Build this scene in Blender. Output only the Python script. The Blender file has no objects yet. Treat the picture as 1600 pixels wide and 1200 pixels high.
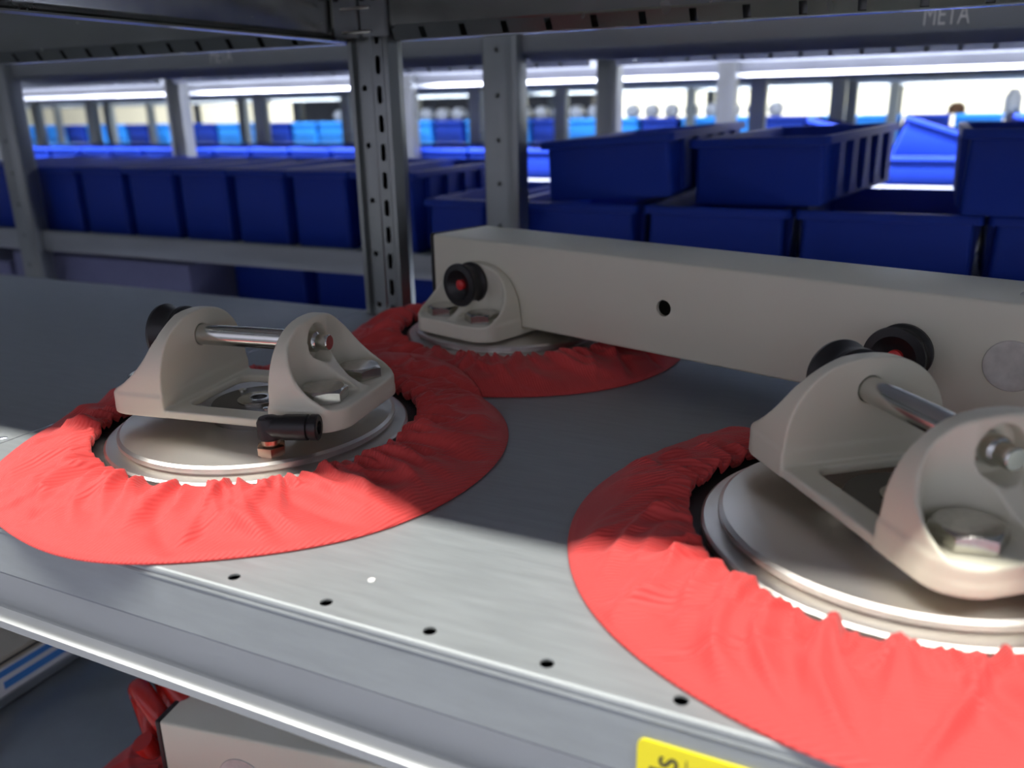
import bpy, bmesh, math, random
import numpy as np
from mathutils import Vector, Matrix

# ------------------------------------------------------------------ frame
# Shelf coordinates, metres: z = 0 is the top of the shelf in the photo,
# x runs along the rack, y away from the aisle the camera stands in.
S = bpy.context.scene
COL = S.collection
rnd = random.Random(7)

F_PX, YAW, PITCH, ROLL, CAM_H = 1330.73, 0.453415, 0.314585, 0.0201328, 0.1875
fw = Vector((-math.sin(YAW) * math.cos(PITCH), math.cos(YAW) * math.cos(PITCH), -math.sin(PITCH)))
r0 = Vector((math.cos(YAW), math.sin(YAW), 0.0))
d0 = fw.cross(r0)
right = r0 * math.cos(ROLL) + d0 * math.sin(ROLL)
down = -r0 * math.sin(ROLL) + d0 * math.cos(ROLL)
cam_data = bpy.data.cameras.new('camera')
cam = bpy.data.objects.new('camera', cam_data)
COL.objects.link(cam)
M = Matrix((right, -down, -fw)).transposed().to_4x4()
M.translation = Vector((0, 0, CAM_H))
cam.matrix_world = M
cam_data.sensor_width = 36.0
cam_data.lens = F_PX / 1600 * 36.0
cam_data.clip_start = 0.01
cam_data.dof.use_dof = True
cam_data.dof.focus_distance = 0.47
cam_data.dof.aperture_fstop = 7.0
S.camera = cam

S.view_settings.view_transform = 'Standard'
S.view_settings.look = 'None'
S.view_settings.gamma = 1.0
S.view_settings.exposure = 0.0
S.view_settings.use_curve_mapping = False

world = bpy.data.worlds.new('hall')
S.world = world
world.use_nodes = True
bg = world.node_tree.nodes['Background']
bg.inputs['Color'].default_value = (0.70, 0.78, 1.0, 1)
bg.inputs['Strength'].default_value = 0.032


def area_lamp(name, loc, sx, sy, power, color, rot=(0, 0, 0)):
    l = bpy.data.lights.new(name, 'AREA')
    l.shape = 'RECTANGLE'
    l.size, l.size_y = sx, sy
    l.energy = power
    l.color = color
    o = bpy.data.objects.new(name, l)
    COL.objects.link(o)
    o.location = loc
    o.rotation_euler = rot
    return o


# fluorescent strips over the aisles
area_lamp('aisle_lamp', (-0.2, -0.40, 2.0), 5.0, 0.09, 168, (1.0, 0.96, 0.90))
area_lamp('aisle_lamp_behind', (-0.8, 1.50, 1.85), 7.0, 0.12, 1350, (0.80, 0.80, 1.0))
area_lamp('aisle_lamp_far', (-1.5, 3.7, 2.2), 9.0, 0.12, 900, (0.85, 0.92, 1.0))
area_lamp('hall_lamp', (-2.0, 6.2, 2.6), 12.0, 0.3, 560, (1.0, 0.97, 0.84))


# ------------------------------------------------------------------ materials
def mat(name, color, rough=0.5, metal=0.0, noise=0.0, nscale=40.0, bump=0.0, bscale=200.0,
        spec=0.5, stretch=(1, 1, 1), coat=0.0, rnoise=0.0, aniso=0.0):
    m = bpy.data.materials.new(name)
    m.use_nodes = True
    nt = m.node_tree
    b = nt.nodes['Principled BSDF']
    b.inputs['Roughness'].default_value = rough
    b.inputs['Metallic'].default_value = metal
    b.inputs['Specular IOR Level'].default_value = spec
    b.inputs['Base Color'].default_value = (*color, 1)
    if coat:
        b.inputs['Coat Weight'].default_value = coat
    tc = nt.nodes.new('ShaderNodeTexCoord')
    mp = nt.nodes.new('ShaderNodeMapping')
    mp.inputs['Scale'].default_value = stretch
    nt.links.new(tc.outputs['Object'], mp.inputs['Vector'])
    if noise or rnoise:
        n = nt.nodes.new('ShaderNodeTexNoise')
        n.inputs['Scale'].default_value = nscale
        n.inputs['Detail'].default_value = 6
        nt.links.new(mp.outputs['Vector'], n.inputs['Vector'])
        if noise:
            r = nt.nodes.new('ShaderNodeMapRange')
            r.inputs['From Min'].default_value = 0.25
            r.inputs['From Max'].default_value = 0.75
            r.inputs['To Min'].default_value = 1 - noise
            r.inputs['To Max'].default_value = 1 + noise
            nt.links.new(n.outputs['Fac'], r.inputs['Value'])
            mx = nt.nodes.new('ShaderNodeVectorMath')
            mx.operation = 'SCALE'
            mx.inputs[0].default_value = color
            nt.links.new(r.outputs['Result'], mx.inputs['Scale'])
            nt.links.new(mx.outputs['Vector'], b.inputs['Base Color'])
        if rnoise:
            r = nt.nodes.new('ShaderNodeMapRange')
            r.inputs['From Min'].default_value = 0.3
            r.inputs['From Max'].default_value = 0.7
            r.inputs['To Min'].default_value = max(0.02, rough - rnoise)
            r.inputs['To Max'].default_value = rough + rnoise
            nt.links.new(n.outputs['Fac'], r.inputs['Value'])
            nt.links.new(r.outputs['Result'], b.inputs['Roughness'])
    if bump:
        n2 = nt.nodes.new('ShaderNodeTexNoise')
        n2.inputs['Scale'].default_value = bscale
        n2.inputs['Detail'].default_value = 3
        nt.links.new(mp.outputs['Vector'], n2.inputs['Vector'])
        bp = nt.nodes.new('ShaderNodeBump')
        bp.inputs['Strength'].default_value = bump
        bp.inputs['Distance'].default_value = 0.0005
        nt.links.new(n2.outputs['Fac'], bp.inputs['Height'])
        nt.links.new(bp.outputs['Normal'], b.inputs['Normal'])
    return m


def turned(m):
    nt = m.node_tree
    b = nt.nodes['Principled BSDF']
    tg = nt.nodes.new('ShaderNodeTangent')
    tg.direction_type = 'RADIAL'
    tg.axis = 'Z'
    b.inputs['Anisotropic'].default_value = 0.75
    b.inputs['Anisotropic Rotation'].default_value = 0.25
    nt.links.new(tg.outputs['Tangent'], b.inputs['Tangent'])


def fabric(name, color):
    m = mat(name, color, rough=0.62, noise=0.06, nscale=30, spec=0.35)
    nt = m.node_tree
    b = nt.nodes['Principled BSDF']
    b.inputs['Sheen Weight'].default_value = 0.15
    b.inputs['Sheen Roughness'].default_value = 0.4
    tc = nt.nodes.new('ShaderNodeTexCoord')
    mp = nt.nodes.new('ShaderNodeMapping')
    mp.inputs['Rotation'].default_value = (0, 0, 0.5)
    w = nt.nodes.new('ShaderNodeTexWave')
    w.inputs['Scale'].default_value = 190
    w.inputs['Distortion'].default_value = 0.6
    w.inputs['Detail'].default_value = 1
    w.inputs['Detail Scale'].default_value = 0.2
    bp = nt.nodes.new('ShaderNodeBump')
    bp.inputs['Strength'].default_value = 0.5
    bp.inputs['Distance'].default_value = 0.0006
    nt.links.new(tc.outputs['Object'], mp.inputs['Vector'])
    nt.links.new(mp.outputs['Vector'], w.inputs['Vector'])
    nt.links.new(w.outputs['Fac'], bp.inputs['Height'])
    nt.links.new(bp.outputs['Normal'], b.inputs['Normal'])
    return m


GALV = mat('galvanised_sheet', (0.32, 0.35, 0.36), rough=0.52, metal=0.38, noise=0.09, nscale=240,
           bump=0.22, bscale=520, stretch=(0.12, 1.0, 0.6), rnoise=0.03)
GALV_POST = mat('galvanised_post', (0.28, 0.30, 0.295), rough=0.33, metal=0.92, noise=0.10, nscale=30,
                stretch=(1, 1, 0.2), rnoise=0.05)
GALV_BEAM = mat('galvanised_beam', (0.33, 0.35, 0.36), rough=0.38, metal=0.75, noise=0.08, nscale=30,
                stretch=(0.3, 1, 1), rnoise=0.05)
GALV_DARK = mat('smooth_galvanised_profile', (0.36, 0.37, 0.35), rough=0.24, metal=0.95, noise=0.06, nscale=30, rnoise=0.04)
PAINT = mat('cream_powder_coat', (0.71, 0.69, 0.55), rough=0.42, noise=0.02, nscale=20, bump=0.05, bscale=900)
PAINT_MARK = mat('rubbed_paint', (0.60, 0.58, 0.52), rough=0.25, noise=0.15, nscale=160, bump=0.6, bscale=220)
RED = fabric('red_nylon', (0.62, 0.060, 0.056))
RUBBER = mat('black_rubber', (0.025, 0.024, 0.024), rough=0.55, noise=0.1)
ALU = mat('turned_aluminium', (0.78, 0.75, 0.70), rough=0.36, metal=1.0)
turned(ALU)
CHROME = mat('chromed_steel', (0.62, 0.63, 0.60), rough=0.19, metal=1.0)
ZINC = mat('zinc_plated_steel', (0.55, 0.54, 0.50), rough=0.22, metal=1.0, noise=0.12, nscale=300)
EMBOSS = mat('lit_embossing', (0.70, 0.70, 0.66), rough=0.45, metal=0.6)  # lighter than its beam: light catching the relief is put into the colour
DARKS = mat('shaded_steel', (0.16, 0.15, 0.14), rough=0.3, metal=0.9)  # darkened steel: shade inside the bracket window is put into the colour
BRASS = mat('nickel_brass', (0.72, 0.50, 0.36), rough=0.25, metal=1.0)
BLACK = mat('black_plastic', (0.012, 0.012, 0.013), rough=0.42)
REDP = mat('red_plastic', (0.65, 0.03, 0.03), rough=0.4)
BLUE = mat('blue_bin_plastic', (0.007, 0.036, 0.32), rough=0.5, noise=0.04, nscale=8, spec=0.3)
CYAN = mat('light_blue_bin_plastic', (0.02, 0.28, 0.85), rough=0.5, noise=0.04, nscale=8)
YELLOW = mat('yellow_label_film', (0.80, 0.70, 0.01), rough=0.35, noise=0.02)
INK = mat('black_ink', (0.03, 0.028, 0.02), rough=0.5)
HOSE = mat('red_hose', (0.45, 0.02, 0.015), rough=0.18)
CARTON = mat('grey_beige_board', (0.42, 0.39, 0.30), rough=0.7, noise=0.08, nscale=60, bump=0.2, bscale=300)
WHITEB = mat('white_board', (0.75, 0.76, 0.76), rough=0.5)
BLUET = mat('blue_stripe_film', (0.06, 0.26, 0.66), rough=0.4)
LAVC = mat('grey_blue_carton', (0.16, 0.17, 0.30), rough=0.6, noise=0.05)
DARKC = mat('dark_carton', (0.05, 0.05, 0.06), rough=0.7)
WALLM = mat('cream_wall_paint', (0.80, 0.77, 0.62), rough=0.8, noise=0.03, nscale=2)
WALLF = mat('fill_wall_grey', (0.20, 0.20, 0.22), rough=0.8, noise=0.03, nscale=2)  # tone chosen for the fill bounced off the added wall
WALLD = mat('dark_wall_panel', (0.12, 0.12, 0.13), rough=0.8)
FLOORM = mat('grey_concrete', (0.48, 0.50, 0.58), rough=0.5, noise=0.15, nscale=3)
WHITEP = mat('white_plastic', (0.85, 0.85, 0.83), rough=0.4)
BROWN = mat('brown_cap', (0.30, 0.14, 0.06), rough=0.5)


# ------------------------------------------------------------------ helpers
def link(name, me, m=None, parent=None, smooth=None):
    if m is not None and not me.materials:
        me.materials.append(m)
    o = bpy.data.objects.new(name, me)
    COL.objects.link(o)
    if parent is not None:
        o.parent = parent
    if smooth is not None:
        shade(me, smooth)
    return o


def shade(me, angle):
    """smooth shading with sharp edges above the angle"""
    bm = bmesh.new()
    bm.from_mesh(me)
    a = math.radians(angle)
    for f in bm.faces:
        f.smooth = True
    for e in bm.edges:
        if len(e.link_faces) == 2:
            e.smooth = e.calc_face_angle(0) < a
    bm.to_mesh(me)
    bm.free()


def bm_mesh(bm, name):
    bmesh.ops.recalc_face_normals(bm, faces=bm.faces[:])
    me = bpy.data.meshes.new(name)
    bm.to_mesh(me)
    bm.free()
    return me


def empty(name, loc=(0, 0, 0), rz=0.0):
    o = bpy.data.objects.new(name, None)
    COL.objects.link(o)
    o.empty_display_size = 0.02
    o.location = loc
    o.rotation_euler = (0, 0, rz)
    return o


def tag(o, label=None, cat=None, group=None, kind=None):
    if label:
        o['label'] = label
    if cat:
        o['category'] = cat
    if group:
        o['group'] = group
    if kind:
        o['kind'] = kind
    return o


def add_box(bm, x0, x1, y0, y1, z0, z1):
    v = [bm.verts.new(p) for p in ((x0, y0, z0), (x1, y0, z0), (x1, y1, z0), (x0, y1, z0),
                                   (x0, y0, z1), (x1, y0, z1), (x1, y1, z1), (x0, y1, z1))]
    for f in ((0, 3, 2, 1), (4, 5, 6, 7), (0, 1, 5, 4), (1, 2, 6, 5), (2, 3, 7, 6), (3, 0, 4, 7)):
        bm.faces.new([v[i] for i in f])
    return v


def box_mesh(name, x0, x1, y0, y1, z0, z1, bevel=0.0, seg=2):
    bm = bmesh.new()
    add_box(bm, x0, x1, y0, y1, z0, z1)
    if bevel:
        bmesh.ops.bevel(bm, geom=bm.edges[:], offset=bevel, segments=seg, affect='EDGES', profile=0.5)
    return bm_mesh(bm, name)


def lathe_bm(bm, prof, seg=64, mat4=None):
    """profile = [(r, z)...]; closed when first and last r are 0"""
    rings = []
    for r, z in prof:
        if r < 1e-7:
            rings.append([bm.verts.new((0, 0, z))])
        else:
            rings.append([bm.verts.new((r * math.cos(2 * math.pi * i / seg), r * math.sin(2 * math.pi * i / seg), z))
                          for i in range(seg)])
    for a, b in zip(rings, rings[1:]):
        for i in range(seg):
            j = (i + 1) % seg
            if len(a) == 1 and len(b) == 1:
                continue
            if len(a) == 1:
                bm.faces.new((a[0], b[i], b[j]))
            elif len(b) == 1:
                bm.faces.new((a[i], a[j], b[0]))
            else:
                bm.faces.new((a[i], a[j], b[j], b[i]))
    if mat4 is not None:
        bmesh.ops.transform(bm, matrix=mat4, verts=[v for r in rings for v in r])


def lathe(name, prof, seg=64, mat4=None):
    bm = bmesh.new()
    lathe_bm(bm, prof, seg, mat4)
    return bm_mesh(bm, name)


def axis_to(direction, loc=(0, 0, 0)):
    q = Vector((0, 0, 1)).rotation_difference(Vector(direction).normalized())
    return Matrix.Translation(loc) @ q.to_matrix().to_4x4()


def extrude_x(bm, prof, x0, x1):
    """open or closed sheet: profile of (y, z) swept along x"""
    a = [bm.verts.new((x0, y, z)) for y, z in prof]
    b = [bm.verts.new((x1, y, z)) for y, z in prof]
    for i in range(len(prof) - 1):
        bm.faces.new((a[i], b[i], b[i + 1], a[i + 1]))


def offset_poly(prof, t):
    """offset an open 2-D polyline sideways by t (left side)"""
    out = []
    n = len(prof)
    for i in range(n):
        p = Vector(prof[i])
        ds = []
        if i > 0:
            ds.append((p - Vector(prof[i - 1])).normalized())
        if i < n - 1:
            ds.append((Vector(prof[i + 1]) - p).normalized())
        ns = [Vector((-d.y, d.x)) for d in ds]
        nn = sum(ns, Vector((0, 0))).normalized()
        k = max(0.35, nn.dot(ns[0]))
        out.append(tuple(p + nn * (t / k)))
    return out


def sheet_loop(prof, t):
    return list(prof) + list(reversed(offset_poly(prof, t)))


def prism_x(name, loop, x0, x1):
    bm = bmesh.new()
    a = [bm.verts.new((x0, y, z)) for y, z in loop]
    b = [bm.verts.new((x1, y, z)) for y, z in loop]
    n = len(loop)
    for i in range(n):
        j = (i + 1) % n
        bm.faces.new((a[i], b[i], b[j], a[j]))
    bm.faces.new(a)
    bm.faces.new(list(reversed(b)))
    return bm_mesh(bm, name)


def prism_y(name, loop, y0, y1):
    bm = bmesh.new()
    a = [bm.verts.new((x, y0, z)) for x, z in loop]
    b = [bm.verts.new((x, y1, z)) for x, z in loop]
    n = len(loop)
    for i in range(n):
        j = (i + 1) % n
        bm.faces.new((a[i], b[i], b[j], a[j]))
    bm.faces.new(a)
    bm.faces.new(list(reversed(b)))
    return bm_mesh(bm, name)


def prism_z(name, loop, z0, z1):
    bm = bmesh.new()
    a = [bm.verts.new((x, y, z0)) for x, y in loop]
    b = [bm.verts.new((x, y, z1)) for x, y in loop]
    n = len(loop)
    for i in range(n):
        j = (i + 1) % n
        bm.faces.new((a[i], b[i], b[j], a[j]))
    bm.faces.new(a)
    bm.faces.new(list(reversed(b)))
    return bm_mesh(bm, name)


def cyl_bm(bm, c, direction, r, length, seg=20):
    lathe_bm(bm, [(0, -length / 2), (r, -length / 2), (r, length / 2), (0, length / 2)], seg, axis_to(direction, c))


def capsule_bm(bm, c, r, half, y0, y1, seg=8):
    """slot cutter: rounded slot in the x-z plane running through y0..y1"""
    pts = []
    for i in range(seg + 1):
        a = math.pi * i / seg
        pts.append((c[0] + r * math.cos(a), c[1] + half + r * math.sin(a)))
    for i in range(seg + 1):
        a = math.pi + math.pi * i / seg
        pts.append((c[0] + r * math.cos(a), c[1] - half + r * math.sin(a)))
    a = [bm.verts.new((x, y0, z)) for x, z in pts]
    b = [bm.verts.new((x, y1, z)) for x, z in pts]
    n = len(pts)
    for i in range(n):
        j = (i + 1) % n
        bm.faces.new((a[i], b[i], b[j], a[j]))
    bm.faces.new(a)
    bm.faces.new(list(reversed(b)))


def cut(me, cutter_me, name):
    """boolean difference of two meshes, returned as a new mesh"""
    a = bpy.data.objects.new('tmp_a', me)
    b = bpy.data.objects.new('tmp_b', cutter_me)
    COL.objects.link(a)
    COL.objects.link(b)
    md = a.modifiers.new('cut', 'BOOLEAN')
    md.operation = 'DIFFERENCE'
    md.solver = 'EXACT'
    md.object = b
    bpy.context.view_layer.update()
    dg = bpy.context.evaluated_depsgraph_get()
    out = bpy.data.meshes.new_from_object(a.evaluated_get(dg))
    out.name = name
    bpy.data.objects.remove(a)
    bpy.data.objects.remove(b)
    bpy.data.meshes.remove(me)
    bpy.data.meshes.remove(cutter_me)
    return out


def tube_mesh(name, pts, r, seg=14, closed_ends=True):
    bm = bmesh.new()
    rings = []
    n = len(pts)
    up = Vector((0.3, 0.2, 1)).normalized()
    for i, p in enumerate(pts):
        p = Vector(p)
        t = (Vector(pts[min(i + 1, n - 1)]) - Vector(pts[max(i - 1, 0)])).normalized()
        a = t.cross(up)
        if a.length < 1e-4:
            a = t.cross(Vector((1, 0, 0)))
        a.normalize()
        b = t.cross(a)
        up = -a.cross(t) * -1 if False else up
        rings.append([bm.verts.new(p + (a * math.cos(2 * math.pi * k / seg) + b * math.sin(2 * math.pi * k / seg)) * r)
                      for k in range(seg)])
    for a, b in zip(rings, rings[1:]):
        for k in range(seg):
            bm.faces.new((a[k], a[(k + 1) % seg], b[(k + 1) % seg], b[k]))
    if closed_ends:
        bm.faces.new(rings[0])
        bm.faces.new(list(reversed(rings[-1])))
    return bm_mesh(bm, name)


def text_mesh(name, body, size, depth):
    cu = bpy.data.curves.new(name, 'FONT')
    cu.body = body
    cu.size = size
    cu.extrude = depth
    cu.align_x = 'CENTER'
    cu.align_y = 'CENTER'
    o = bpy.data.objects.new('tmp_text', cu)
    COL.objects.link(o)
    bpy.context.view_layer.update()
    me = bpy.data.meshes.new_from_object(o.evaluated_get(bpy.context.evaluated_depsgraph_get()))
    bpy.data.objects.remove(o)
    bpy.data.curves.remove(cu)
    me.name = name
    return me


# ------------------------------------------------------------------ setting
o = link('floor', box_mesh('floor', -15, 7, -2.2, 8.1, -1.06, -1.0), FLOORM)
tag(o, kind='structure')
o = link('wall_back', box_mesh('wall_back', -15, 7, 7.6, 7.7, -1.0, 3.0), WALLM)
tag(o, kind='structure')

o = link('fill_wall', box_mesh('fill_wall', -15, 7, -2.1, -2.0, -1.0, 3.0), WALLF)  # unseen wall added behind the camera to bounce fill onto the brackets
tag(o, kind='structure')

# ------------------------------------------------------------------ racks
PITCH_Z = 0.3055          # shelf spacing
LIP = 0.0632              # how far the front and rear profiles hang below a shelf


def front_panel_profile(yf, yb):
    """folded sheet: rolled front edge and 30 mm apron (y, z), front edge at yf"""
    return [(yb, 0.0), (yf + 0.0014, 0.0), (yf + 0.0005, -0.0005), (yf, -0.0014),
            (yf + 0.0001, -0.0027), (yf + 0.0007, -0.0031), (yf + 0.0002, -0.0035), (yf - 0.0002, -0.0045),
            (yf + 0.0005, -0.0056), (yf + 0.0005, -0.0290), (yf + 0.0022, -0.0300)]


def front_beam_profile(yf):
    return [(yf + 0.0042, -0.0270), (yf + 0.0020, -0.0304), (yf + 0.0046, -0.0490), (yf + 0.0060, -0.0520),
            (yf + 0.0062, -0.0560), (yf + 0.0042, -0.0590), (yf + 0.0026, -0.0604), (yf + 0.0014, -0.0611),
            (yf + 0.0006, -0.0624), (yf + 0.0020, -0.0632), (yf + 0.0300, -0.0632),
            (yf + 0.0300, -0.0030)]


def shelf_with_holes(name, x0, x1, yf, yb, z, holes, m, parent):
    loop = sheet_loop(front_panel_profile(yf, yb), 0.0009)
    me = prism_x(name, [(y, zz + z) for y, zz in loop], x0, x1)
    if holes:
        bm = bmesh.new()
        for hx, hy in holes:
            cyl_bm(bm, (hx, hy, z), (0, 0, 1), 0.0027, 0.01, 16)
        me = cut(me, bm_mesh(bm, 'cutter'), name)
    o = link(name, me, m, parent, 24)
    return o


def beam(name, prof, x0, x1, z, m, parent, t=-0.0012):
    me = prism_x(name, [(y, zz + z) for y, zz in sheet_loop(prof, t)], x0, x1)
    return link(name, me, m, parent, 24)


def rear_beam_mesh(name, x0, x1, ya, z, slots=True):
    """rear profile of an upper shelf: upright face, then a slotted chamfer leaning away"""
    prof = [(ya + 0.03, z + 0.0600), (ya, z + 0.0600), (ya, z + 0.0125), (ya + 0.0012, z + 0.0110), (ya + 0.0078, z + 0.0008),
            (ya + 0.0090, z), (ya + 0.0180, z), (ya + 0.0180, z + 0.0600)]
    me = prism_x(name, sheet_loop(prof, 0.0012), x0, x1)
    if slots:
        bm = bmesh.new()
        n = int((x1 - x0) / 0.0385)
        for i in range(n):
            x = x0 + 0.03 + i * 0.0385
            v = add_box(bm, -0.0028, 0.0028, -0.004, 0.004, -0.0050, 0.0050)
            mt = Matrix.Translation((x, ya + 0.0046, z + 0.0058)) @ Matrix.Rotation(math.radians(33), 4, 'X')
            bmesh.ops.transform(bm, matrix=mt, verts=v)
        me = cut(me, bm_mesh(bm, 'cutter'), name)
    return me


def slotted_post_mesh(x0, yf, z0, z1, zs0, zs1):
    """upright of our rack: recessed strip with round holes, ridge, strip with long slots"""
    prof = [(0.0, 0.0130), (0.0, 0.004), (0.0010, 0.0), (0.0055, 0.0), (0.0075, 0.0050), (0.0195, 0.0050), (0.0215, 0.0),
            (0.0250, 0.0), (0.0262, 0.0012), (0.0375, 0.0012), (0.0390, 0.0), (0.0430, 0.0005), (0.0488, 0.0080), (0.0488, 0.0150), (0.0020, 0.0150)]
    loop = [(x0 + x, yf + y) for x, y in sheet_loop(prof, 0.0015)]
    me = prism_z('post', loop, z0, z1)
    bm = bmesh.new()
    z = zs0
    while z < zs1:
        capsule_bm(bm, (x0 + 0.0318, z), 0.0026, 0.0052, yf - 0.003, yf + 0.008)
        z += 0.025
    z = zs0 + 0.006
    while z < zs1:
        cyl_bm(bm, (x0 + 0.0135, yf + 0.0055, z), (0, 1, 0), 0.0027, 0.006, 14)
        z += 0.05
    return cut(me, bm_mesh(bm, 'cutter'), 'post')


def plain_post_mesh(w, d, z0, z1, holes=True, zs=(0.0, 0.25), r=0.0025):
    """channel upright: flat front with round holes, flanges going back"""
    prof = [(-w / 2 + 0.004, d), (-w / 2, d - 0.004), (-w / 2, 0.002), (-w / 2 + 0.002, 0.0), (w / 2 - 0.008, 0.0),
            (w / 2 - 0.002, 0.003), (w / 2, 0.010), (w / 2, d - 0.004), (w / 2 - 0.004, d), (-w / 2 + 0.0045, d)]
    me = prism_z('post', sheet_loop(prof, 0.0015), z0, z1)
    if holes:
        bm = bmesh.new()
        z = zs[0]
        while z < zs[1]:
            cyl_bm(bm, (-w / 2 + 0.020, 0, z), (0, 1, 0), r, 0.012, 14)
            z += 0.05
        me = cut(me, bm_mesh(bm, 'cutter'), 'post')
    return me


YF, YB = 0.2266, 0.6640     # our shelf: front edge, rear edge
SEAM = -0.4890

rack = empty('storage_rack', (0, 0, -1.0))
tag(rack, 'galvanised rack in front, its shelf carrying the red-covered suction pads', 'rack')
RO = (0, 0, 1.0)


def into(o, parent_loc=(0, 0, -1.0)):
    """children are meshed in shelf coordinates; shift them into their parent's frame"""
    o.location = (-parent_loc[0], -parent_loc[1], -parent_loc[2])
    return o


hs = [(-0.0546 - 0.0482 * i, 0.2347) for i in range(-12, 9)]
hs = [h for h in hs if SEAM + 0.015 < h[0] < 0.58]
into(shelf_with_holes('shelf_panel', SEAM + 0.0006, 1.30, YF, YB, 0.0, hs, GALV, rack))
hl = [(-0.4967, 0.2546 + 0.0482 * i) for i in range(9)] + [(-0.5449 - 0.0482 * i, 0.2347) for i in range(8)]
into(shelf_with_holes('shelf_panel', -3.15, SEAM - 0.0006, YF, YB + 0.012, 0.0, hl, GALV, rack))
into(shelf_with_holes('shelf_panel', SEAM + 0.0006, 1.30, YF, YB, PITCH_Z, None, GALV, rack))
into(shelf_with_holes('shelf_panel', -3.15, SEAM - 0.0006, YF, YB, PITCH_Z, None, GALV, rack))
for z in (2 * PITCH_Z, 3 * PITCH_Z, 4 * PITCH_Z):
    into(shelf_with_holes('shelf_panel', SEAM + 0.0006, 1.30, YF, YB, z, None, GALV, rack))
    into(shelf_with_holes('shelf_panel', -3.15, SEAM - 0.0006, YF, YB, z, None, GALV, rack))
into(shelf_with_holes('shelf_panel', SEAM + 0.0006, 1.30, YF, YB, -PITCH_Z, None, GALV_POST, rack))
into(shelf_with_holes('shelf_panel', -3.15, SEAM - 0.0006, YF, YB, -PITCH_Z, None, GALV_POST, rack))
for z in (0.0, PITCH_Z, -PITCH_Z):
    into(beam('front_beam', front_beam_profile(YF), -3.15, 1.30, z, GALV_BEAM, rack))
# rear profiles: slotted one under the upper shelf, plain ones below
into(link('rear_beam', rear_beam_mesh('rear_beam', SEAM + 0.056, 1.30, 0.6640, PITCH_Z - LIP + 0.0012), GALV_DARK, rack))
into(link('rear_beam', rear_beam_mesh('rear_beam', -3.15, SEAM + 0.002, 0.6640, PITCH_Z - LIP + 0.0012), GALV_DARK, rack))
for z in (0.0, -PITCH_Z):
    for xa, xb in ((SEAM + 0.056, 1.30), (-3.15, SEAM + 0.002)):
        into(link('rear_beam', rear_beam_mesh('rear_beam', xa, xb, 0.6655, z - LIP - 0.002, False), GALV_BEAM, rack))
# side beam under the upper shelf, running front to back at the seam
side = [(-0.0040, 0.0600), (-0.0040, 0.0085), (-0.0052, 0.0060), (-0.0030, 0.0040), (-0.0055, 0.0018), (-0.0040, 0.0),
        (0.0100, 0.0)]
sb = prism_y('side_beam', [(SEAM + x, PITCH_Z - 0.0612 + zz) for x, zz in sheet_loop(side, 0.0012)], 0.235, 0.668)
into(link('side_beam', sb, GALV_DARK, rack, 40))
sb = prism_y('side_beam', [(SEAM + x, -0.0632 + zz) for x, zz in sheet_loop(side, 0.0012)], 0.235, 0.660)
into(link('side_beam', sb, GALV_DARK, rack, 40))
into(link('post', slotted_post_mesh(-0.4868, 0.6740, -0.95, 1.3, -0.10, 0.40), GALV_POST, rack, 30))
p1 = plain_post_mesh(0.0470, 0.015, -1.0, 1.6, False)
shade(p1, 30)
for x, y in ((-1.3525, 0.2480), (-1.3525, 0.6740), (0.4255, 0.6740), (-2.2405, 0.2480), (-2.2405, 0.6740)):
    o = link('post', p1, GALV_POST, rack)
    o.location = (x, y, 1.0)
# clip joining the beams at the upright: two hooked plates with a bright fold
bm = bmesh.new()
add_box(bm, -0.4885, -0.4625, 0.6600, 0.6638, 0.2475, 0.3080)
add_box(bm, -0.4605, -0.4335, 0.6600, 0.6638, 0.2475, 0.3080)
bmesh.ops.bevel(bm, geom=bm.edges[:], offset=0.0010, segments=2, affect='EDGES')
cl = into(link('corner_clip', bm_mesh(bm, 'corner_clip'), GALV_BEAM, rack, 40))
for zz in (0.2500, 0.2690):
    link('clip_hook', box_mesh('clip_hook', -0.4780, -0.4480, 0.6560, 0.6604, zz, zz + 0.0028, 0.0008), ZINC, cl, 40)
for x, zz in ((-0.4835, 0.2790), (-0.4560, 0.2780), (-0.4450, 0.2780)):
    bm = bmesh.new()
    cyl_bm(bm, (x, 0.6595, zz), (0, 1, 0), 0.0026, 0.003, 14)
    link('clip_rivet', bm_mesh(bm, 'clip_rivet'), BLACK, cl, 40)

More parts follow.
